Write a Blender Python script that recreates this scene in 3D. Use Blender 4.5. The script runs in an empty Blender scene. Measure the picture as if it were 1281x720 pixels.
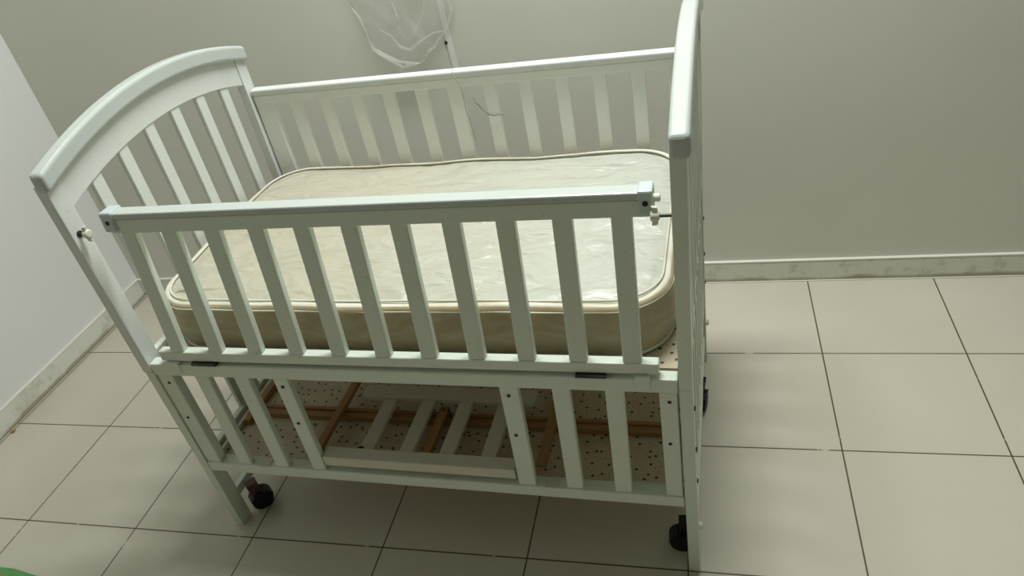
import bpy, bmesh, math, random
from mathutils import Vector, Matrix, noise
random.seed(5)
S = bpy.context.scene
COL = S.collection

# ------------------------------------------------------------------ camera
cam_d = bpy.data.cameras.new('camera'); cam = bpy.data.objects.new('camera', cam_d)
COL.objects.link(cam); S.camera = cam
cam_d.sensor_fit = 'HORIZONTAL'; cam_d.sensor_width = 36.0
cam_d.lens = 916.068 / 1281 * 36; cam_d.clip_start = 0.02
def _rot(a):
    th = a.length; return Matrix.Rotation(th, 3, a.normalized())
_R = _rot(Vector((0.617359792, 0.247848310, -0.103017353))) @ Matrix(((1,0,0),(0,0,-1),(0,1,0)))
_M = Matrix((_R[0], -_R[1], -_R[2])).transposed().to_4x4()
_M.translation = Vector((2.06368892, -1.07396915, 1.60947979))
cam.matrix_world = _M

# ------------------------------------------------------------------ light and exposure
w = bpy.data.worlds.new('world'); S.world = w; w.use_nodes = True
w.node_tree.nodes['Background'].inputs[0].default_value = (0.92, 0.92, 0.62, 1)
w.node_tree.nodes['Background'].inputs[1].default_value = 0.128
def area(name, loc, target, sx, sy, power, color):
    d = bpy.data.lights.new(name, 'AREA'); d.shape = 'RECTANGLE'; d.size = sx; d.size_y = sy
    d.energy = power; d.color = color
    o = bpy.data.objects.new(name, d); COL.objects.link(o); o.location = loc
    o.rotation_euler = (Vector(target) - Vector(loc)).to_track_quat('-Z', 'Y').to_euler(); return o
area('ceiling_lamp_light', (1.78, 0.68, 3.20), (1.78, 0.66, 0.0), 1.2, 0.30, 79, (0.985, 1.0, 0.95))
S.view_settings.view_transform = 'Standard'; S.view_settings.look = 'None'
S.view_settings.gamma = 1.0; S.view_settings.use_curve_mapping = False
S.view_settings.exposure = 0.0

# ------------------------------------------------------------------ materials
def mat(name, col, rough=0.5, spec=0.5, metal=0.0):
    m = bpy.data.materials.new(name); m.use_nodes = True
    b = m.node_tree.nodes['Principled BSDF']
    b.inputs['Base Color'].default_value = (*col, 1); b.inputs['Roughness'].default_value = rough
    b.inputs['Metallic'].default_value = metal; b.inputs['Specular IOR Level'].default_value = spec
    return m
class NT:
    def __init__(s, m): s.m = m; s.t = m.node_tree; s.b = s.t.nodes['Principled BSDF']
    def n(s, typ, **kw):
        n = s.t.nodes.new(typ)
        for k, v in kw.items():
            if k.startswith('i_'):
                key = k[2:]; n.inputs[int(key) if key.isdigit() else key].default_value = v
            else: setattr(n, k, v)
        return n
    def l(s, a, b): s.t.links.new(a, b)
    def coord(s, kind='Object'): return s.n('ShaderNodeTexCoord').outputs[kind]
    def math(s, op, a, b=None, c=None):
        n = s.n('ShaderNodeMath', operation=op)
        for i, v in enumerate((a, b, c)):
            if v is None: continue
            if isinstance(v, (int, float)): n.inputs[i].default_value = v
            else: s.l(v, n.inputs[i])
        return n.outputs[0]
    def noise(s, vec, scale, detail=3, rough=0.5, dist=0.0):
        n = s.n('ShaderNodeTexNoise'); n.inputs['Scale'].default_value = scale; n.inputs['Detail'].default_value = detail
        n.inputs['Roughness'].default_value = rough; n.inputs['Distortion'].default_value = dist
        s.l(vec, n.inputs['Vector']); return n.outputs['Fac']
    def ramp(s, f, lo, hi):
        n = s.n('ShaderNodeMapRange'); n.inputs[1].default_value = lo; n.inputs[2].default_value = hi; s.l(f, n.inputs[0]); return n.outputs[0]
    def mix(s, f, a, b):
        n = s.n('ShaderNodeMix', data_type='RGBA')
        if isinstance(f, (int, float)): n.inputs[0].default_value = f
        else: s.l(f, n.inputs[0])
        for i, v in ((6, a), (7, b)):
            if isinstance(v, tuple): n.inputs[i].default_value = (*v, 1)
            else: s.l(v, n.inputs[i])
        return n.outputs[2]
    def bump(s, h, strength, dist=0.01):
        n = s.n('ShaderNodeBump'); n.inputs['Strength'].default_value = strength; n.inputs['Distance'].default_value = dist
        s.l(h, n.inputs['Height']); s.l(n.outputs[0], s.b.inputs['Normal'])
    def map(s, vec, scale=(1,1,1), loc=(0,0,0), rot=(0,0,0)):
        n = s.n('ShaderNodeMapping'); n.inputs['Scale'].default_value = scale; n.inputs['Location'].default_value = loc
        n.inputs['Rotation'].default_value = rot; s.l(vec, n.inputs[0]); return n.outputs[0]

def make_paint(name, base, dirt, rough):
    m = mat(name, base, rough, 0.5); t = NT(m); co = t.coord()
    n1 = t.ramp(t.noise(co, 9, 5, 0.6), 0.52, 0.80); n2 = t.ramp(t.noise(co, 70, 3, 0.6), 0.66, 0.74)
    c = t.mix(t.math('MULTIPLY', n1, 0.35), base, dirt)
    c = t.mix(t.math('MULTIPLY', n2, 0.30), c, (0.34, 0.30, 0.22))
    t.l(c, t.b.inputs['Base Color'])
    t.bump(t.noise(t.map(co, (6, 60, 60)), 3, 3), 0.05, 0.004)
    return m
M_paint = make_paint('white_crib_paint', (0.66, 0.73, 0.65), (0.57, 0.59, 0.48), 0.30)
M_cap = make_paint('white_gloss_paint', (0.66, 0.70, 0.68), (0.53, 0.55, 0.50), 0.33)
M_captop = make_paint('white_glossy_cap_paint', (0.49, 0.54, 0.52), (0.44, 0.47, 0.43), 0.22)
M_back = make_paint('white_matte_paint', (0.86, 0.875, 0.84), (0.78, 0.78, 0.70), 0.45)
M_gate = make_paint('worn_white_paint', (0.60, 0.59, 0.50), (0.44, 0.39, 0.28), 0.45)
M_plastic = mat('pale_blue_plastic', (0.50, 0.58, 0.59), 0.35)
M_knob = mat('ivory_plastic', (0.68, 0.68, 0.58), 0.4)
M_steel = mat('dull_steel', (0.06, 0.058, 0.055), 0.45, 0.5, 0.6)
M_black = mat('black_plastic', (0.004, 0.004, 0.006), 0.5, 0.3)
M_rust = mat('rusty_brown_fork', (0.07, 0.035, 0.018), 0.6)
M_hole = mat('dark_screw', (0.012, 0.012, 0.010), 0.5, 0.4)
M_groove = mat('dark_groove', (0.10, 0.10, 0.075), 0.7)

# wood battens
M_wood = mat('pine_wood', (0.42, 0.24, 0.10), 0.55); t = NT(M_wood); co = t.coord()
g = t.noise(t.map(co, (3, 90, 90)), 2.0, 4, 0.6, 0.4)
t.l(t.mix(g, (0.24, 0.125, 0.038), (0.44, 0.27, 0.11)), t.b.inputs['Base Color'])
M_woody = mat('pine_wood_crosswise', (0.42, 0.24, 0.10), 0.55); t = NT(M_woody); co = t.coord()
g = t.noise(t.map(co, (90, 3, 90)), 2.0, 4, 0.6, 0.4)
t.l(t.mix(g, (0.24, 0.125, 0.038), (0.44, 0.27, 0.11)), t.b.inputs['Base Color'])

# printed board: pale board with small dark and faint marks
M_board = mat('dotted_board', (0.6, 0.5, 0.38), 0.55); t = NT(M_board); co = t.coord()
base = t.mix(t.ramp(t.noise(co, 7, 4), 0.35, 0.7), (0.50, 0.42, 0.30), (0.62, 0.55, 0.41))
base = t.mix(t.math('MULTIPLY', t.ramp(t.noise(co, 3.2, 6, 0.65), 0.60, 0.72), 0.5), base, (0.30, 0.25, 0.16))
def dots(scale, r, seed, rnd):
    v = t.n('ShaderNodeTexVoronoi', feature='F1', voronoi_dimensions='2D'); v.inputs['Scale'].default_value = scale
    v.inputs['Randomness'].default_value = rnd
    t.l(t.map(co, (1, 1, 1), (seed, seed * .7, 0), (0, 0, 0.4)), v.inputs['Vector'])
    return t.math('LESS_THAN', v.outputs['Distance'], r), v.outputs['Color']
d1, c1 = dots(33, 0.125, 3.3, 0.85)
d2, c2 = dots(40, 0.10, 7.7, 0.9)
base = t.mix(t.math('MULTIPLY', d2, 0.55), base, (0.27, 0.17, 0.10))
base = t.mix(t.math('MULTIPLY', d1, 0.93), base, (0.03, 0.035, 0.03))
t.l(base, t.b.inputs['Base Color'])

# mattress fabrics
def damask(name, ca, cb, cstain, rough, bump):
    m = mat(name, ca, rough, 0.35); t = NT(m); co = t.coord()
    c = t.mix(t.ramp(t.noise(co, 2.0, 4, 0.6, 0.6), 0.40, 0.66), ca, cb)
    c = t.mix(t.math('MULTIPLY', t.ramp(t.noise(t.map(co, (1, 1, 1), (4, 2, 0)), 4.2, 5, 0.65, 0.4), 0.55, 0.75), 0.55), c, cstain)
    wv = t.n('ShaderNodeTexWave', wave_type='RINGS'); wv.inputs['Scale'].default_value = 9; wv.inputs['Distortion'].default_value = 9
    wv.inputs['Detail'].default_value = 2.5; wv.inputs['Detail Scale'].default_value = 1.6
    t.l(co, wv.inputs['Vector'])
    sheen = t.ramp(wv.outputs['Fac'], 0.55, 0.9)
    c = t.mix(t.math('MULTIPLY', sheen, 0.10), c, (0.60, 0.60, 0.53))
    t.l(c, t.b.inputs['Base Color'])
    t.l(t.math('MULTIPLY_ADD', sheen, -0.12, rough), t.b.inputs['Roughness'])
    n1 = t.noise(t.map(co, (2.6, 7.0, 4), (0, 0, 0), (0, 0, -0.75)), 1.7, 2, 0.45, 1.1)
    n2 = t.noise(t.map(co, (8, 14, 8), (3, 1, 0), (0, 0, 0.5)), 1.3, 2, 0.5, 1.4)
    h = t.math('ADD', t.math('MULTIPLY', n1, 1.0), t.math('MULTIPLY', n2, 0.32))
    t.bump(h, bump, 0.028)
    return m
M_top = damask('cream_damask', (0.455, 0.44, 0.355), (0.43, 0.41, 0.32), (0.38, 0.345, 0.25), 0.40, 0.9)
M_topr = damask('bright_damask', (0.74, 0.74, 0.67), (0.72, 0.71, 0.62), (0.66, 0.62, 0.50), 0.50, 0.28)
M_side = damask('tan_ticking', (0.44, 0.375, 0.24), (0.38, 0.30, 0.18), (0.25, 0.17, 0.10), 0.60, 0.12)
M_pipe = mat('cream_piping', (0.6, 0.6, 0.5), 0.5); t = NT(M_pipe); co = t.coord()
t.l(t.mix(t.ramp(t.noise(co, 9, 4), .45, .75), (0.64, 0.64, 0.55), (0.50, 0.46, 0.34)), t.b.inputs['Base Color'])

# walls
def wallmat(name, c1, c2):
    m = mat(name, c1, 0.62, 0.3); t = NT(m); co = t.coord()
    c = t.mix(t.ramp(t.noise(co, 1.7, 4), 0.35, 0.7), c1, c2)
    c = t.mix(t.math('MULTIPLY', t.ramp(t.noise(co, 6.0, 7, 0.7), 0.66, 0.78), 0.22), c, (0.42, 0.39, 0.32))
    t.l(c, t.b.inputs['Base Color']); t.bump(t.noise(co, 55, 3), 0.06, 0.004)
    return m
M_wall = wallmat('painted_wall', (0.645, 0.65, 0.59), (0.615, 0.62, 0.555))
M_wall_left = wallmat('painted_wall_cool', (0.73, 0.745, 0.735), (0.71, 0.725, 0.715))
M_ceil = wallmat('ceiling_paint', (0.62, 0.62, 0.58), (0.60, 0.60, 0.56))

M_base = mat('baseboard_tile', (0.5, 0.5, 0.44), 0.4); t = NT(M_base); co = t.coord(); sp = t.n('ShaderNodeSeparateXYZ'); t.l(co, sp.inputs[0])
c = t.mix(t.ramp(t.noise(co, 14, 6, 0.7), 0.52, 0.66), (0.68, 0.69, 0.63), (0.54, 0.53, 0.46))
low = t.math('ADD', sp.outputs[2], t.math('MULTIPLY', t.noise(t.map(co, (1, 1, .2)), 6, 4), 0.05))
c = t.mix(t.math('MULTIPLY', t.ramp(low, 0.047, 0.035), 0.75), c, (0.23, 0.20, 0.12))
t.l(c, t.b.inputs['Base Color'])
M_line = mat('white_caulk', (0.72, 0.72, 0.66), 0.5)

# floor: 40 cm tiles with thin dark grout
M_floor = mat('ceramic_tile', (0.6, 0.56, 0.48), 0.4, 0.4); t = NT(M_floor); co = t.coord(); sp = t.n('ShaderNodeSeparateXYZ'); t.l(co, sp.inputs[0])
def grout(axis):
    a = t.math('ADD', t.math('DIVIDE', sp.outputs[axis], 0.4), 40.5)
    f = t.math('ABSOLUTE', t.math('SUBTRACT', t.math('FRACT', a), 0.5))
    return t.math('LESS_THAN', f, 0.0052), t.math('FLOOR', t.math('SUBTRACT', a, 0.5))
gx, ix = grout(0); gy, iy = grout(1)
gg = t.math('MAXIMUM', gx, gy)
wn = t.n('ShaderNodeTexWhiteNoise', noise_dimensions='2D'); cb = t.n('ShaderNodeCombineXYZ'); t.l(ix, cb.inputs[0]); t.l(iy, cb.inputs[1]); t.l(cb.outputs[0], wn.inputs[0])
c = t.mix(t.ramp(t.noise(co, 3.0, 5, 0.6), 0.35, 0.7), (0.505, 0.48, 0.405), (0.545, 0.525, 0.45))
c = t.mix(t.math('MULTIPLY', wn.outputs[0], 0.5), c, (0.53, 0.495, 0.415))
c = t.mix(t.math('MULTIPLY', t.ramp(t.noise(co, 28, 5, 0.7), 0.70, 0.76), 0.3), c, (0.36, 0.30, 0.20))
pale = t.math('MULTIPLY', t.ramp(t.noise(co, 7.5, 4, 0.7), 0.60, 0.64), 0.8)
gc = t.mix(pale, (0.085, 0.075, 0.045), (0.55, 0.52, 0.43))
t.l(t.mix(gg, c, gc), t.b.inputs['Base Color'])
t.bump(t.math('SUBTRACT', 1.0, gg), 0.25, 0.002)

M_green = mat('green_edge', (0.10, 0.30, 0.09), 0.7); M_orange = mat('orange_mat', (0.55, 0.13, 0.03), 0.7)
M_strip = mat('pale_tape', (0.74, 0.78, 0.75), 0.35)
M_wire = mat('thin_grey_wire', (0.26, 0.25, 0.22), 0.5)
M_string = mat('pale_grey_string', (0.42, 0.42, 0.37), 0.5)
M_crumb = mat('ochre_crumb', (0.28, 0.20, 0.05), 0.8)

# thin translucent plastic film
M_film = bpy.data.materials.new('clear_plastic_film'); M_film.use_nodes = True
t = NT(M_film); t.b.inputs['Base Color'].default_value = (0.86, 0.87, 0.85, 1); t.b.inputs['Roughness'].default_value = 0.28
t.b.inputs['Specular IOR Level'].default_value = 0.6
co = t.coord(); lw = t.n('ShaderNodeLayerWeight'); lw.inputs[0].default_value = 0.35
a = t.math('ADD', 0.10, t.math('MULTIPLY', t.ramp(t.noise(co, 9, 3, 0.5, 1.0), 0.46, 0.70), 0.17))
a = t.math('ADD', a, t.math('MULTIPLY', lw.outputs['Facing'], 0.16)); t.l(a, t.b.inputs['Alpha'])

M_crease = bpy.data.materials.new('creased_plastic_film'); M_crease.use_nodes = True
t = NT(M_crease); t.b.inputs['Base Color'].default_value = (0.86, 0.88, 0.86, 1); t.b.inputs['Roughness'].default_value = 0.3; t.b.inputs['Alpha'].default_value = 0.17

# ------------------------------------------------------------------ mesh helpers
def newobj(name, bm, m, parent=None, smooth=False, bev=0.0):
    me = bpy.data.meshes.new(name); bmesh.ops.recalc_face_normals(bm, faces=bm.faces[:]); bm.to_mesh(me); bm.free()
    for mm in (m if isinstance(m, list) else [m]): me.materials.append(mm)
    o = bpy.data.objects.new(name, me); COL.objects.link(o); o.parent = parent
    if smooth:
        for p in me.polygons: p.use_smooth = True
    if bev:
        b = o.modifiers.new('bevel', 'BEVEL'); b.width = bev; b.segments = 4 if bev > 0.005 else 2; b.limit_method = 'ANGLE'
    return o
def tag(o, label=None, cat=None, group=None, kind=None):
    if label: o['label'] = label
    if cat: o['category'] = cat
    if group: o['group'] = group
    if kind: o['kind'] = kind
    return o
def box(bm, u0, u1, v0, v1, z0, z1):
    P = [bm.verts.new(c) for c in ((u0,v0,z0),(u1,v0,z0),(u1,v1,z0),(u0,v1,z0),(u0,v0,z1),(u1,v0,z1),(u1,v1,z1),(u0,v1,z1))]
    for f in ((0,3,2,1),(4,5,6,7),(0,1,5,4),(1,2,6,5),(2,3,7,6),(3,0,4,7)): bm.faces.new([P[i] for i in f])
def hexa(bm, b, t_):   # bottom quad, top quad (lists of 4 points)
    P = [bm.verts.new(c) for c in list(b) + list(t_)]
    for f in ((0,3,2,1),(4,5,6,7),(0,1,5,4),(1,2,6,5),(2,3,7,6),(3,0,4,7)): bm.faces.new([P[i] for i in f])
def B(*boxes):
    bm = bmesh.new()
    for b in boxes: box(bm, *b)
    return bm
def tube(bm, pts, r, seg=8, closed=False, cap=True):
    pts = [Vector(p) for p in pts]; n = len(pts); rings = []
    up = Vector((0.13, 0.21, 0.97))
    for i, p in enumerate(pts):
        if closed: d = pts[(i+1) % n] - pts[i-1]
        else: d = pts[min(i+1, n-1)] - pts[max(i-1, 0)]
        d.normalize(); a = d.cross(up)
        if a.length < 1e-3: a = d.cross(Vector((1, 0, 0)))
        a.normalize(); b = a.cross(d)
        rr = r(i) if callable(r) else r
        rings.append([bm.verts.new(p + a*rr*math.cos(2*math.pi*k/seg) + b*rr*math.sin(2*math.pi*k/seg)) for k in range(seg)])
    for i in range(n if closed else n-1):
        A, C = rings[i], rings[(i+1) % n]
        for k in range(seg): bm.faces.new((A[k], A[(k+1) % seg], C[(k+1) % seg], C[k]))
    if not closed and cap: bm.faces.new(rings[0]); bm.faces.new(rings[-1])
def lathe(bm, prof, origin, axis, seg=24):   # prof: (distance along axis, radius)
    axis = Vector(axis).normalized(); a = axis.orthogonal().normalized(); b = axis.cross(a); o = Vector(origin); rings = []
    for h, r in prof:
        rings.append([bm.verts.new(o + axis*h + a*r*math.cos(2*math.pi*k/seg) + b*r*math.sin(2*math.pi*k/seg)) for k in range(seg)])
    for A, C in zip(rings, rings[1:]):
        for k in range(seg): bm.faces.new((A[k], A[(k+1) % seg], C[(k+1) % seg], C[k]))
    bm.faces.new(rings[0]); bm.faces.new(rings[-1])

# ------------------------------------------------------------------ room
def struct(name, bm, m, **k): return tag(newobj(name, bm, m, **k), kind='structure')
XL, XR, YF, YB, ZC = -0.42, 4.3, -3.2, 1.205, 3.35
struct('floor', B((XL-0.1, XR+0.1, YF-0.1, YB+0.1, -0.05, 0.0)), M_floor)
struct('ceiling', B((XL-0.1, XR+0.1, YF-0.1, YB+0.1, ZC, ZC+0.05)), M_ceil)
struct('wall_back', B((XL-0.1, XR+0.1, YB, YB+0.1, 0, ZC)), M_wall)
struct('wall_left', B((XL-0.1, XL, YF-0.1, YB, 0, ZC)), M_wall_left)
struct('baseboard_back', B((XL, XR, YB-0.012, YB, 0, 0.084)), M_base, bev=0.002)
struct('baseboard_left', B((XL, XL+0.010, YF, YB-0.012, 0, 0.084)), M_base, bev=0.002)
struct('trim_1', B((XL, XR, YB-0.013, YB, 0.084, 0.088)), M_line)
struct('trim_2', B((XL, XL+0.011, YF, YB-0.013, 0.084, 0.088)), M_line)
struct('trim_3', B((XL, XR, YB-0.016, YB-0.012, 0.0, 0.004)), M_line)

# ------------------------------------------------------------------ the crib
crib = bpy.data.objects.new('baby_crib', None); COL.objects.link(crib)
crib.location = (2.028, 0, 0); crib.rotation_euler = (0, 0, -math.radians(1.7))
tag(crib, 'white wooden slatted baby crib with drop side, standing on tiled floor', 'crib')
L, D = 1.305, 0.80
RB = 0.012   # radius-ish for bevels
def arch(v, z_end, z_mid):     # circular-looking arch, symmetric about D/2
    s = (v - D/2) / (D/2); return z_mid - (z_mid - z_end) * s * s
def arch_strip(bm, u0, u1, v0, v1, lo, hi, n=40):
    R = []
    for i in range(n+1):
        v = v0 + (v1-v0)*i/n
        R.append([bm.verts.new(c) for c in ((u0, v, lo(v)), (u1, v, lo(v)), (u1, v, hi(v)), (u0, v, hi(v)))])
    for a, b in zip(R, R[1:]):
        for k in range(4): bm.faces.new((a[k], a[(k+1) % 4], b[(k+1) % 4], b[k]))
    bm.faces.new(R[0]); bm.faces.new(R[-1])
ZS = 0.59
def end_panel(side):
    # lower legs and upper posts are two stacked frames, the upper one sitting slightly proud
    if side == 'left': lo0, lo1, up0, up1, m = -L+0.001, -L+0.025, -L-0.004, -L+0.023, -L+0.0095
    else:              lo0, lo1, up0, up1, m = -0.026, 0.0, -0.021, 0.006, -0.0075
    capm = -L+0.0185 if side == 'left' else -0.0045
    bm = bmesh.new()
    arch_strip(bm, up0+0.004, up1-0.004, 0.044, D-0.044, lambda v: arch(v, 1.012, 1.083), lambda v: arch(v, 1.094, 1.158))
    pan = newobj('end_panel', bm, M_cap, crib, bev=0.0015)
    bm = bmesh.new()
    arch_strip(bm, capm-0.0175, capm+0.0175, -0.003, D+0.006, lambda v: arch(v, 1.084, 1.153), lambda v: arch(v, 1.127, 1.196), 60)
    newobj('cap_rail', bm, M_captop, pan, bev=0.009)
    for v0, v1 in ((0.0, 0.044), (D-0.044, D)):
        if side == 'left': newobj('post', B((up0, up1, v0, v1, ZS, 1.098)), M_cap, pan, bev=0.002)
        else:
            bm = bmesh.new(); hexa(bm, [(lo0, v0, ZS), (lo1, v0, ZS), (lo1, v1, ZS), (lo0, v1, ZS)], [(up0, v0, 1.098), (up1, v0, 1.098), (up1, v1, 1.098), (up0, v1, 1.098)])
            newobj('post', bm, M_paint, pan, bev=0.001)
        newobj('leg', B((lo0, lo1, v0, v1, 0.0, ZS-0.0005)), M_paint, pan, bev=0.001)
    for k in range(6):
        v = 0.1385 + 0.1065*k
        newobj('slat', B((m-0.007, m+0.007, v-0.0175, v+0.0175, 0.628, arch(v, 1.016, 1.087))), M_cap, pan, bev=0.003)
    newobj('cross_rail', B((lo0+0.003, lo1-0.003, 0.044, D-0.044, 0.60, 0.628)), M_paint, pan, bev=0.002)
    newobj('cross_rail', B((lo0+0.003, lo1-0.003, 0.044, D-0.044, 0.235, 0.272)), M_paint, pan, bev=0.002)
    newobj('cross_rail', B((lo0+0.004, lo1-0.004, 0.044, D-0.044, 0.078, 0.106)), M_paint, pan, bev=0.002)
    for k in range(8):
        v = 0.140 + 0.0775*k
        newobj('slat', B((m-0.006, m+0.006, v-0.012, v+0.012, 0.272, 0.60)), M_paint, pan, bev=0.002)
    # bolts on the outer face of the front and rear leg
    sg = 1 if side == 'right' else -1; x = lo1 if side == 'right' else lo0
    for v in (0.024, D-0.022):
        for z in (0.52, 0.30, 0.40):
            bm = bmesh.new(); lathe(bm, [(0, 0.0055), (0.002, 0.0055), (0.003, 0.003)], (x, v, z), (sg, 0, 0), 12)
            newobj('bolt', bm, M_hole, pan)
        bm = bmesh.new(); lathe(bm, [(0, 0.009), (0.006, 0.009), (0.009, 0.006)], (x, v, 0.145), (sg, 0, 0), 14)
        b = newobj('bolt_cover', bm, M_knob, pan)
    return pan
end_l = end_panel('left'); end_r = end_panel('right')

# casters behind each leg, on the low cross rails
def caster(u, v, ang, fork):
    e = Matrix.Translation((u, v, 0)) @ Matrix.Rotation(ang, 4, 'Z')
    bm = bmesh.new()
    box(bm, -0.016, 0.016, -0.014, 0.014, 0.086, 0.104)           # mounting block
    lathe(bm, [(0, 0.012), (0.012, 0.014)], (0, 0, 0.076), (0, 0, 1), 16)
    hexa(bm, [(-0.010,-0.010,0.045),(0.020,-0.010,0.030),(0.020,0.010,0.030),(-0.010,0.010,0.045)],
             [(-0.014,-0.011,0.078),(0.012,-0.011,0.078),(0.012,0.011,0.078),(-0.014,0.011,0.078)])
    bm.transform(e); c = newobj('caster', bm, fork, crib, bev=0.001)
    bm = bmesh.new()
    for s in (-1, 1):
        lathe(bm, [(-0.0065, 0.026), (-0.005, 0.031), (0.005, 0.031), (0.0065, 0.026)], (0.008, s*0.0115, 0.031), (0, 1, 0), 28)
    lathe(bm, [(-0.016, 0.007), (0.016, 0.007)], (0.008, 0, 0.031), (0, 1, 0), 12)
    bm.transform(e); w_ = newobj('wheel', bm, M_black, c, bev=0.001)
    bm = bmesh.new()                                                # curved hood over the wheels
    prev = None
    for i in range(9):
        a = math.radians(10 + 150*i/8); x = 0.008 + 0.034*math.cos(a); z = 0.031 + 0.034*math.sin(a)
        x2 = 0.008 + 0.031*math.cos(a); z2 = 0.031 + 0.031*math.sin(a)
        r = [bm.verts.new(c_) for c_ in ((x, -0.019, z), (x, 0.019, z), (x2, 0.019, z2), (x2, -0.019, z2))]
        if prev:
            for k in range(4): bm.faces.new((prev[k], prev[(k+1) % 4], r[(k+1) % 4], r[k]))
        else: bm.faces.new(r)
        prev = r
    bm.faces.new(prev); bm.transform(e); newobj('wheel_hood', bm, M_black, c, smooth=False)
caster(-1.256, 0.072, math.radians(50), M_rust); caster(-0.034, 0.0675, math.radians(184), M_black)
caster(-0.012, 0.560, math.radians(262), M_black); caster(-1.25, 0.72, math.radians(60), M_rust)

# fixed lower front panel
FU0, FU1 = -L+0.026, -0.028
low = newobj('lower_side_panel', B((FU0, FU1, 0.0, 0.029, 0.581, 0.617)), M_paint, crib, bev=0.003)
newobj('bottom_rail', B((FU0-0.0, FU1, 0.0, 0.034, 0.235, 0.268)), M_paint, low, bev=0.003)
for a, b_, wd in ((-1.150, -1.158, 0.038), (-1.038, -1.046, 0.039), (-0.932, -0.937, 0.038), (-0.3785, -0.386, 0.042), (-0.266, -0.272, 0.038), (-0.155, -0.161, 0.038)):
    bm = bmesh.new(); h = wd/2
    hexa(bm, [(b_-h, 0.004, 0.266), (b_+h, 0.004, 0.266), (b_+h, 0.022, 0.266), (b_-h, 0.022, 0.266)],
             [(a-h, 0.004, 0.583), (a+h, 0.004, 0.583), (a+h, 0.022, 0.583), (a-h, 0.022, 0.583)])
    newobj('slat', bm, M_paint, low, bev=0.003)
for u0, u1 in ((-1.277, -1.234), (-0.066, -0.030)):
    newobj('stile', B((u0, u1, 0.003, 0.030, 0.268, 0.581)), M_paint, low, bev=0.003)
def screw(u, v, z, parent, r=0.0042):
    bm = bmesh.new(); lathe(bm, [(0, r), (0.0008, r), (0.0012, r*0.6)], (u, v, z), (0, -1, 0), 12)
    return newobj('screw', bm, M_hole, parent)
for u in (-1.253, -0.932, -0.381, -0.046):
    screw(u, 0.003, 0.555, low); screw(u-0.004, 0.003, 0.435, low)

# tipping upper railing (drop side), leaning a little into the cot
tv = lambda z: 0.0 + 0.030*(z-0.64)/(0.97-0.64)
up = newobj('drop_side_railing', B((-1.236, -0.062, 0.003, 0.0265, 0.627, 0.654)), M_paint, crib, bev=0.003)
def leanbox(u0, u1, v0, v1, z0, z1):
    bm = bmesh.new(); a, b_ = tv(z0), tv(z1)
    hexa(bm, [(u0, v0+a, z0), (u1, v0+a, z0), (u1, v1+a, z0), (u0, v1+a, z0)], [(u0, v0+b_, z1), (u1, v0+b_, z1), (u1, v1+b_, z1), (u0, v1+b_, z1)])
    return bm
newobj('top_rail', leanbox(-1.206, -0.06, 0.0, 0.026, 0.966, 0.998), M_paint, up, bev=0.002)
newobj('rail_capping', leanbox(-1.206, -0.06, -0.003, 0.030, 0.999, 1.013), M_captop, up, bev=0.003)
for k in range(11):
    ub = -1.179 + 0.10665*k; ut = -1.171 + 0.1060*k; h = 0.0185
    bm = bmesh.new(); a, b_ = tv(0.652), tv(0.968)
    hexa(bm, [(ub-h, 0.004+a, 0.652), (ub+h, 0.004+a, 0.652), (ub+h, 0.022+a, 0.652), (ub-h, 0.022+a, 0.652)],
             [(ut-h, 0.004+b_, 0.968), (ut+h, 0.004+b_, 0.968), (ut+h, 0.022+b_, 0.968), (ut-h, 0.022+b_, 0.968)])
    newobj('slat', bm, M_paint, up, bev=0.003)
for u0, u1 in ((-1.216, -1.184), (-0.080, -0.054)):
    br = newobj('end_bracket', leanbox(u0, u1, -0.006, 0.033, 0.972, 1.017), M_plastic, up, bev=0.004)
    bm = bmesh.new(); lathe(bm, [(0, 0.0052), (0.001, 0.0052), (0.0015, 0.003)], ((u0+u1)/2, 0.0265, 0.994), (0, -1, 0), 14)
    newobj('screw', bm, M_hole, br)
# small plug on the right bracket
bm = bmesh.new(); lathe(bm, [(0, 0.007), (0.010, 0.007), (0.012, 0.005)], (-0.054, 0.040, 0.998), (1, 0, 0), 14); newobj('bracket_plug', bm, M_knob, up)

# hinges and stop blocks between the two front panels
for u0, u1 in ((-1.150, -1.085), (-0.228, -0.167)):
    bm = bmesh.new(); box(bm, u0, u1, 0.001, 0.026, 0.6175, 0.6195); box(bm, u0, u1, 0.001, 0.026, 0.6245, 0.6265)
    tube(bm, [(u0, -0.001, 0.622), (u1, -0.001, 0.622)], 0.0042, 10); newobj('hinge', bm, M_steel, crib)
for u0, u1 in ((-1.225, -1.190), (-0.110, -0.080)):
    newobj('stop_block', B((u0, u1, -0.0035, 0.012, 0.594, 0.6255)), M_paint, crib, bev=0.002)

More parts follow.
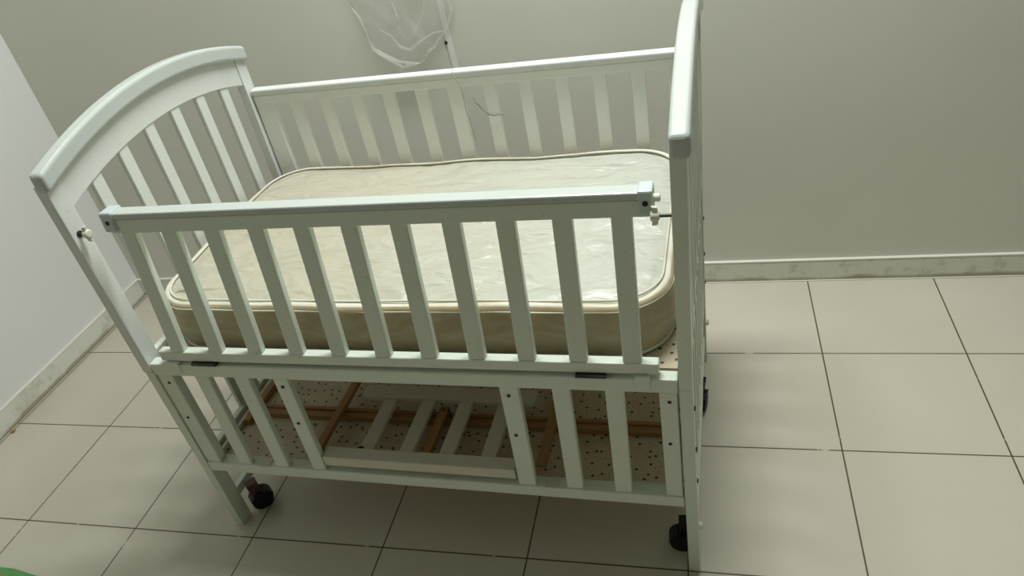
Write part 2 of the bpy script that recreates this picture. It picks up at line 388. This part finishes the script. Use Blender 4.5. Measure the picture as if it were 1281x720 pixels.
# thumbscrews on the two front posts
def thumbscrew(u_post, sg, length):
    V0, Z0 = 0.020, 0.974
    bm = bmesh.new(); tube(bm, [(u_post, V0, Z0), (u_post+sg*length, V0, Z0)], 0.0032, 10)
    lathe(bm, [(0, 0.008), (0.002, 0.008)], (u_post, V0, Z0), (sg, 0, 0), 14)
    ts = newobj('thumbscrew', bm, M_steel, crib)
    bm = bmesh.new(); x = u_post+sg*length
    lathe(bm, [(0, 0.006), (0.003, 0.009), (0.014, 0.010), (0.016, 0.007)], (x, V0, Z0), (sg, 0, 0), 16)
    for s in (-1, 1):
        hexa(bm, [(x+sg*0.002, V0-0.004, Z0+s*0.004), (x+sg*0.013, V0-0.004, Z0+s*0.004), (x+sg*0.013, V0+0.004, Z0+s*0.004), (x+sg*0.002, V0+0.004, Z0+s*0.004)],
                 [(x+sg*0.004, V0-0.003, Z0+s*0.017), (x+sg*0.014, V0-0.003, Z0+s*0.019), (x+sg*0.014, V0+0.003, Z0+s*0.019), (x+sg*0.004, V0+0.003, Z0+s*0.017)])
    newobj('wing_knob', bm, M_knob, ts, bev=0.0015)
thumbscrew(-L+0.023, 1, 0.012); thumbscrew(-0.021, -1, 0.022)

# fixed back side
bk = newobj('back_side_panel', B((FU0, FU1, 0.770, 0.790, 0.962, 0.986)), M_back, crib, bev=0.002)
newobj('rail_capping', B((FU0, FU1, 0.764, 0.796, 0.987, 1.007)), M_cap, bk, bev=0.006)
newobj('bottom_rail', B((FU0, FU1, 0.767, 0.793, 0.600, 0.640)), M_back, bk, bev=0.002)
for k in range(11):
    u = -1.151 + 0.1001*k; h = 0.0175 if k != 5 else 0.021
    newobj('slat', B((u-h, u+h, 0.772, 0.788, 0.640, 0.963)), M_back, bk, bev=0.002)
for u0, u1 in ((FU0+0.001, -1.224), (-0.075, FU1-0.001)):
    newobj('stile', B((u0, u1, 0.770, 0.790, 0.640, 0.963)), M_back, bk, bev=0.002)
newobj('bottom_rail', B((FU0, FU1, 0.767, 0.793, 0.235, 0.268)), M_back, bk, bev=0.002)
newobj('middle_rail', B((FU0, FU1, 0.767, 0.793, 0.560, 0.596)), M_back, bk, bev=0.002)
for k in range(10):
    u = -1.157 + 0.111*k
    newobj('slat', B((u-0.019, u+0.019, 0.772, 0.788, 0.268, 0.561)), M_back, bk, bev=0.002)

# mattress support board and lower shelf board
pf = newobj('mattress_board', B((FU0+0.002, FU1-0.002, 0.040, 0.764, 0.604, 0.6125)), M_board, crib)
newobj('support_batten', B((FU0+0.002, FU1-0.002, 0.040, 0.062, 0.580, 0.6035)), M_wood, pf, bev=0.002)
sh = newobj('shelf_board', B((FU0+0.003, FU1-0.002, 0.036, 0.764, 0.236, 0.246)), M_board, crib)
newobj('board_edge', B((FU0+0.0035, FU0+0.016, 0.046, 0.760, 0.2465, 0.262)), M_gate, sh, bev=0.002)
newobj('shelf_batten', B((FU0+0.018, FU0+0.038, 0.16, 0.755, 0.2465, 0.266)), M_woody, sh, bev=0.002)
newobj('shelf_batten', B((FU0+0.040, FU1-0.004, 0.193, 0.213, 0.2465, 0.264)), M_wood, sh, bev=0.002)
newobj('shelf_batten', B((FU0+0.040, FU1-0.004, 0.215, 0.225, 0.2465, 0.270)), M_wood, sh, bev=0.002)
for uc, v0, v1, w_ in ((-0.965, 0.05, 0.75, 0.011), (-0.662, 0.05, 0.232, 0.012), (-0.362, 0.055, 0.75, 0.012)):
    newobj('shelf_batten', B((uc-w_, uc+w_, v0, v1, 0.2705, 0.286)), M_woody, sh, bev=0.002)
newobj('board_edge', B((-0.20, FU1-0.03, 0.037, 0.052, 0.2465, 0.254)), M_gate, sh, bev=0.002)

# little gate of the lower panel, folded flat onto the shelf
gt = newobj('folded_gate', B((-0.912, -0.410, 0.002, 0.040, 0.2875, 0.318)), M_gate, crib, bev=0.003)
newobj('gate_rail', B((-0.905, -0.415, 0.236, 0.282, 0.288, 0.306)), M_gate, gt, bev=0.003)
for u in (-0.816, -0.706, -0.598, -0.490):
    newobj('slat', B((u-0.019, u+0.019, 0.040, 0.2365, 0.289, 0.302)), M_gate, gt, bev=0.002)
bm = bmesh.new(); lathe(bm, [(0, 0.009), (0.002, 0.009)], (-0.830, 0.050, 0.302), (0, 0, 1), 14); newobj('latch_hole', bm, M_hole, gt)
for u in (-0.66, -0.645, -0.50):
    bm = bmesh.new(); tube(bm, [(u, 0.214, 0.264), (u, 0.214, 0.292)] if u < -0.55 else [(u, 0.214, 0.264), (u+0.004, 0.214, 0.285), (u+0.014, 0.214, 0.292), (u+0.020, 0.214, 0.288)], 0.002, 8)
    newobj('nail', bm, M_hole, sh)
# drop-shaped notches where the slats meet the bottom rail
for u in (-1.10, -0.327):
    newobj('hinge_leaf', B((u-0.016, u+0.016, -0.001, 0.030, 0.2685, 0.2705)), M_gate, low, bev=0.0005)

# ------------------------------------------------------------------ mattress (rests on the board; its own thing)
Mroot = bpy.data.objects.new('crib_mattress', None); COL.objects.link(Mroot)
Mroot.location = crib.location + Vector((0, 0, 0)); Mroot.rotation_euler = crib.rotation_euler
tag(Mroot, 'cream quilted baby mattress with piped edges and a tan side, lying inside the crib', 'mattress')
mu0, mu1, mv0, mv1 = -1.268, -0.036, 0.052, 0.755
mz0, mz1 = 0.6127, 0.745
def rrect(inset, n_side=34, n_corner=14, rad=0.125, bow=0.0):
    u0, u1, v0, v1 = mu0+inset, mu1-inset, mv0+inset, mv1-inset; r = max(rad-inset, 0.012); P = []
    cs = [(u1-r, v0+r, -90), (u1-r, v1-r, 0), (u0+r, v1-r, 90), (u0+r, v0+r, 180)]
    for i, (cx, cy, a0) in enumerate(cs):
        for k in range(n_corner):
            a = math.radians(a0 + 90*k/(n_corner-1)); P.append(Vector((cx+r*math.cos(a), cy+r*math.sin(a), 0)))
        nx = cs[(i+1) % 4]; s = P[-1]; a = math.radians(nx[2]); e = Vector((nx[0]+r*math.cos(a), nx[1]+r*math.sin(a), 0))
        for k in range(1, n_side): P.append(s.lerp(e, k/n_side))
    return P
outer = rrect(0.0)
def wob(p, f, amp, seed): return noise.noise(Vector((p.x*f+seed, p.y*f, seed*1.7)))*amp
def edge(p):     # the piped edge rises and sags a little, most along the back
    back = max(0.0, min(1.0, (p.y-0.45)/0.25)); left = max(0.0, min(1.0, (-0.95-p.x)/0.2))
    return 0.005*noise.noise(Vector((p.x*6, p.y*6, 7.7))) + back*(0.006 + 0.004*noise.noise(Vector((p.x*5.5, 3.1, 0)))) + 0.004*left
bm = bmesh.new(); rings = []
prof = [(0.035, 0.0), (0.016, 0.004), (0.006, 0.014), (0.0, 0.030), (-0.004, 0.060), (-0.005, 0.085), (0.0, 0.108), (0.001, 0.122), (0.003, 0.131), (0.008, 0.137)]
for ins, h in prof:
    rings.append([bm.verts.new((p.x + wob(p, 6, .003, h*9), p.y + wob(p, 5, .003, 3+h*9), mz0+h + edge(p)*(h/0.132))) for p in rrect(ins)])
def topz(u, v, d):
    z = 0.016*(1-math.exp(-d/0.05))                                     # gentle crown
    z += 0.0035*noise.noise(Vector((u*5, v*7, 2.2)))*min(d/0.06, 1)
    w1 = abs(noise.noise(Vector(((u+v*.8)*13, (v-u*.25)*4.0, 5.1)))); z -= 0.0052*max(0, 0.25-w1)/0.25*min(d/0.05, 1)*(0.4+0.6*max(0, min(1, (u+1.0)/0.6)))
    w2 = abs(noise.noise(Vector(((u-v*.6)*9, (v+u*.5)*6.0, 9.4)))); z -= 0.0040*max(0, 0.2-w2)/0.2*min(d/0.05, 1)
    return z
nside = len(prof)
ins = 0.009; steps = [0.013, 0.019, 0.028, 0.04, 0.055, 0.07, 0.085, 0.10, 0.115, 0.13, 0.145, 0.16, 0.175, 0.19, 0.205, 0.22, 0.235, 0.25, 0.265, 0.28, 0.295, 0.31, 0.325, 0.338]
for s in steps:
    rings.append([bm.verts.new((p.x, p.y, mz1 + topz(p.x, p.y, s-0.010) + edge(p)*max(0, 1-(s-0.013)/0.09) + (0.0055, 0.0035)[min(int(s > 0.015), 1)]*(s < 0.025) - 0.003*(0.025 < s < 0.03) + 0.003*noise.noise(Vector((p.x*8, p.y*8, 1)))) ) for p in rrect(s, rad=0.125)])
n = len(outer)
for i in range(len(rings)-1):
    for k in range(n):
        f = bm.faces.new((rings[i][k], rings[i][(k+1) % n], rings[i+1][(k+1) % n], rings[i+1][k]))
        f.material_index = 0 if i >= nside+1 else (2 if i >= nside-1 else 1)
f = bm.faces.new(rings[0]); f.material_index = 1
# centre seam: bridge the last thin ring
last = rings[-1]
f = bm.faces.new(last); bmesh.ops.triangulate(bm, faces=[f])
mattress = newobj('mattress_body', bm, [M_top, M_side, M_pipe], Mroot, smooth=True)
# the whiter fabric zone near the foot end blends in by position
t = NT(M_top); co = t.coord(); sp = t.n('ShaderNodeSeparateXYZ'); t.l(co, sp.inputs[0])
old = t.b.inputs['Base Color'].links[0].from_socket
zone = t.ramp(t.math('ADD', sp.outputs[0], t.math('MULTIPLY', t.noise(co, 3, 3), 0.35)), -0.70, -0.05)
c = t.mix(t.math('MULTIPLY', zone, 0.9), old, (0.455, 0.475, 0.425))
wv = t.n('ShaderNodeTexWave', wave_type='BANDS', bands_direction='Y'); wv.inputs['Scale'].default_value = 22; wv.inputs['Distortion'].default_value = 1.5
t.l(co, wv.inputs['Vector'])
z2 = t.ramp(sp.outputs[0], -0.26, -0.16)
c = t.mix(t.math('MULTIPLY', t.math('MULTIPLY', z2, wv.outputs['Fac']), 0.28), c, (0.40, 0.42, 0.39))
t.l(c, t.b.inputs['Base Color'])
def piping(ins, z, amp, r, seed):
    bm = bmesh.new(); P = []
    for p in rrect(ins):
        P.append((p.x, p.y, z + (edge(p) if z > 0.7 else 0)*0.85 + wob(p, 9, amp, seed)))
    tube(bm, P, r, 8, closed=True); return bm
newobj('top_piping', piping(0.003, mz1-0.006, 0.0010, 0.0022, 2), M_pipe, Mroot, smooth=True)
newobj('top_seam', piping(0.0225, mz1+0.0085, 0.0008, 0.0028, 2), M_pipe, Mroot, smooth=True)
newobj('bottom_piping', piping(0.008, mz0+0.010, 0.001, 0.0045, 5), M_pipe, Mroot, smooth=True)

# ------------------------------------------------------------------ things on the back wall
ROW = [0.889]
bm = bmesh.new()
left = [(0.900, 1.60), (0.945, 1.45), (0.968, 1.30), (0.982, 1.18), (0.986, 1.138), (0.985, 1.109), (0.995, 1.07), (1.008, 1.041), (1.012, 1.014), (1.018, 0.977), (1.041, 0.948), (1.066, 0.919), (1.083, 0.895), (1.095, 0.886)]
right = [(1.300, 1.60), (1.318, 1.45), (1.322, 1.30), (1.320, 1.18), (1.317, 1.099), (1.313, 1.07), (1.294, 1.033), (1.278, 1.01), (1.248, 0.983), (1.23, 0.965), (1.207, 0.952), (1.192, 0.935), (1.140, 0.910), (1.105, 0.888)]
def interp(P, s):
    x = s*(len(P)-1); i = min(int(x), len(P)-2); f = x-i
    return (P[i][0]*(1-f)+P[i+1][0]*f, P[i][1]*(1-f)+P[i+1][1]*f)
NS, NT_ = 60, 44
def film_depth(x, z, side):
    fold = 0.010*noise.noise(Vector((x*11+z*5, z*4, side*4.0))) + 0.003*noise.noise(Vector((x*30, z*18, 3+side)))
    return (0.010 if side == 0 else 0.028) + fold
for side in (0, 1):
    gr = []
    for i in range(NS+1):
        s = i/NS; l, r = interp(left, s), interp(right, s); row = []
        for j in range(NT_+1):
            q = j/NT_; x = l[0]*(1-q)+r[0]*q; z = l[1]*(1-q)+r[1]*q
            env = math.sin(math.pi*q)**0.6 if 0 < q < 1 else 0.0
            dep = film_depth(x, z, side)*env*(1-0.5*s**3)
            row.append(bm.verts.new((x, YB-0.010-max(dep, 0.001) - (0.003 if side else 0), z)))
        gr.append(row)
    for i in range(NS):
        for j in range(NT_): bm.faces.new((gr[i][j], gr[i+1][j], gr[i+1][j+1], gr[i][j+1]))
bag = tag(newobj('plastic_bag', bm, M_film, smooth=True), 'crumpled clear plastic bag hanging on the back wall above the crib', 'bag')
# sharp creases: the film doubled over on itself along thin ridges
def crease(P, r):
    pts = []
    for a, b_ in zip(P, P[1:]):
        for q in range(4):
            f = q/4; pts.append((a[0]*(1-f)+b_[0]*f, a[1]*(1-f)+b_[1]*f))
    pts.append(P[-1]); n_ = len(pts); bm = bmesh.new()
    tube(bm, [(x+0.0015*noise.noise(Vector((x*60, z*60, 0))), YB-0.024-0.3*film_depth(x, z, 1), z+0.0015*noise.noise(Vector((x*60, z*60, 4)))) for x, z in pts],
         lambda i: r*1.9*(0.2+math.sin(math.pi*i/(n_-1)))*(0.8+0.4*noise.noise(Vector((i*0.9, r*900, 0)))), 6)
    newobj('crease', bm, M_crease, bag, smooth=True)
for r_, P in ((0.0042, [(1.012, 1.035), (1.022, 0.982), (1.055, 0.957), (1.098, 0.931), (1.171, 0.919)]), (0.0030, [(1.015, 0.977), (1.06, 0.946), (1.096, 0.921), (1.13, 0.901)]),
    (0.0026, [(1.059, 1.04), (1.094, 1.016), (1.117, 0.977), (1.147, 0.966), (1.192, 0.989), (1.235, 1.01), (1.278, 1.01)]), (0.0026, [(1.309, 1.095), (1.312, 1.065), (1.288, 1.029), (1.275, 1.008)]),
    (0.0030, [(1.232, 1.104), (1.213, 1.062), (1.178, 1.021), (1.154, 0.994)]), (0.0028, [(0.985, 1.119), (1.003, 1.087), (1.015, 1.035)]),
    (0.0028, [(1.275, 1.008), (1.245, 0.984), (1.233, 0.967), (1.208, 0.954), (1.195, 0.935), (1.171, 0.919)]), (0.0036, [(1.09, 0.9), (1.129, 0.918), (1.171, 0.919)]), (0.0022, [(1.171, 0.919), (1.115, 0.908), (1.095, 0.889)]),
    (0.0032, [(1.124, 1.122), (1.134, 1.059), (1.109, 1.011)])): crease(P, r_)
bm = bmesh.new()
for z0, z1 in [(0.80, 1.60)]:
    N = 24; prev = None
    for i in range(N+1):
        z = z0+(z1-z0)*i/N; x = 1.275 - 0.010*(z-0.88)/0.22 * 0.4 + 0.002*math.sin(z*17)
        r = [bm.verts.new(c) for c in ((x-0.009, YB-0.0035, z), (x+0.009, YB-0.0035, z), (x+0.009, YB-0.0002, z), (x-0.009, YB-0.0002, z))]
        if prev:
            for k in range(4): bm.faces.new((prev[k], prev[(k+1) % 4], r[(k+1) % 4], r[k]))
        else: bm.faces.new(r)
        prev = r
    bm.faces.new(prev)
tag(newobj('tape_strip', bm, M_strip), 'narrow pale vertical strip stuck on the back wall beside the plastic bag', 'strip')
def wall_dot(name, x, z, r, label, cat):
    bm = bmesh.new(); lathe(bm, [(0, r), (0.002, r), (0.004, r*0.6)], (x, YB, z), (0, -1, 0), 14)
    tag(newobj(name, bm, M_hole), label, cat)
wall_dot('wall_plug', 1.263, 0.966, 0.0070, 'small round black plug in the back wall beside the pale strip', 'plug')
wall_dot('wall_nail', 2.046, 0.796, 0.0050, 'small dark nail in the back wall just right of the tall crib post', 'nail')
# thin string over the back rail and a loose curl of wire on it
def crib_pts(P): 
    c_, s_ = math.cos(-math.radians(1.7)), math.sin(-math.radians(1.7))
    return [(2.028+u*c_-v*s_, u*s_+v*c_, z) for u, v, z in P]
bm = bmesh.new(); tube(bm, crib_pts([(-0.652, 0.794, 1.0085), (-0.648, 0.782, 1.0095), (-0.640, 0.7615, 1.006), (-0.634, 0.7590, 0.985), (-0.626, 0.7595, 0.966), (-0.625, 0.7645, 0.93), (-0.628, 0.7685, 0.895), (-0.624, 0.7700, 0.868), (-0.618, 0.770, 0.80)]), 0.0010, 6)
tag(newobj('string', bm, M_string, smooth=True), 'thin grey string hanging over the back rail of the crib', 'string')
bm = bmesh.new(); tube(bm, crib_pts([(-0.600, 0.768, 0.928), (-0.595, 0.766, 0.915), (-0.587, 0.768, 0.904), (-0.577, 0.766, 0.890), (-0.566, 0.768, 0.878), (-0.552, 0.769, 0.872), (-0.538, 0.7695, 0.873), (-0.524, 0.769, 0.872)]), lambda i: (0.0016, 0.0011, 0.0019, 0.0011, 0.0018, 0.0012, 0.0010, 0.0012)[i], 6)
tag(newobj('wire_curl', bm, M_wire, smooth=True), 'short dark curl of wire caught on a back slat of the crib', 'wire')

# ------------------------------------------------------------------ small things on the floor
bm = bmesh.new()
def flat(bm, pts, z0, z1):
    a = [bm.verts.new((x, y, z0)) for x, y in pts]; b_ = [bm.verts.new((x, y, z1)) for x, y in pts]
    bm.faces.new(a); bm.faces.new(b_)
    for i in range(len(pts)): bm.faces.new((a[i], a[(i+1) % len(pts)], b_[(i+1) % len(pts)], b_[i]))
flat(bm, [(-0.30, -0.66), (0.30, -0.70), (0.31, -0.24), (0.24, -0.186), (0.10, -0.164), (-0.30, -0.160)], 0.0, 0.006)
pm = newobj('play_mat', bm, M_green, bev=0.002); tag(pm, 'green edged mat with orange middle on the floor, lower left corner', 'mat')
bm = bmesh.new(); flat(bm, [(-0.27, -0.63), (0.20, -0.66), (0.20, -0.26), (0.13, -0.200), (0.06, -0.186), (-0.27, -0.182)], 0.006, 0.008)
newobj('mat_centre', bm, M_orange, pm)
bm = bmesh.new(); bmesh.ops.create_icosphere(bm, subdivisions=2, radius=0.008)
for v in bm.verts: v.co *= 1+0.5*noise.noise(v.co*200); v.co.z = v.co.z*0.45+0.0035
cr = newobj('crumb', bm, M_crumb); cr.location = (-0.392, 0.357, 0); tag(cr, 'small ochre crumb of dirt on floor by the left baseboard', 'crumb')
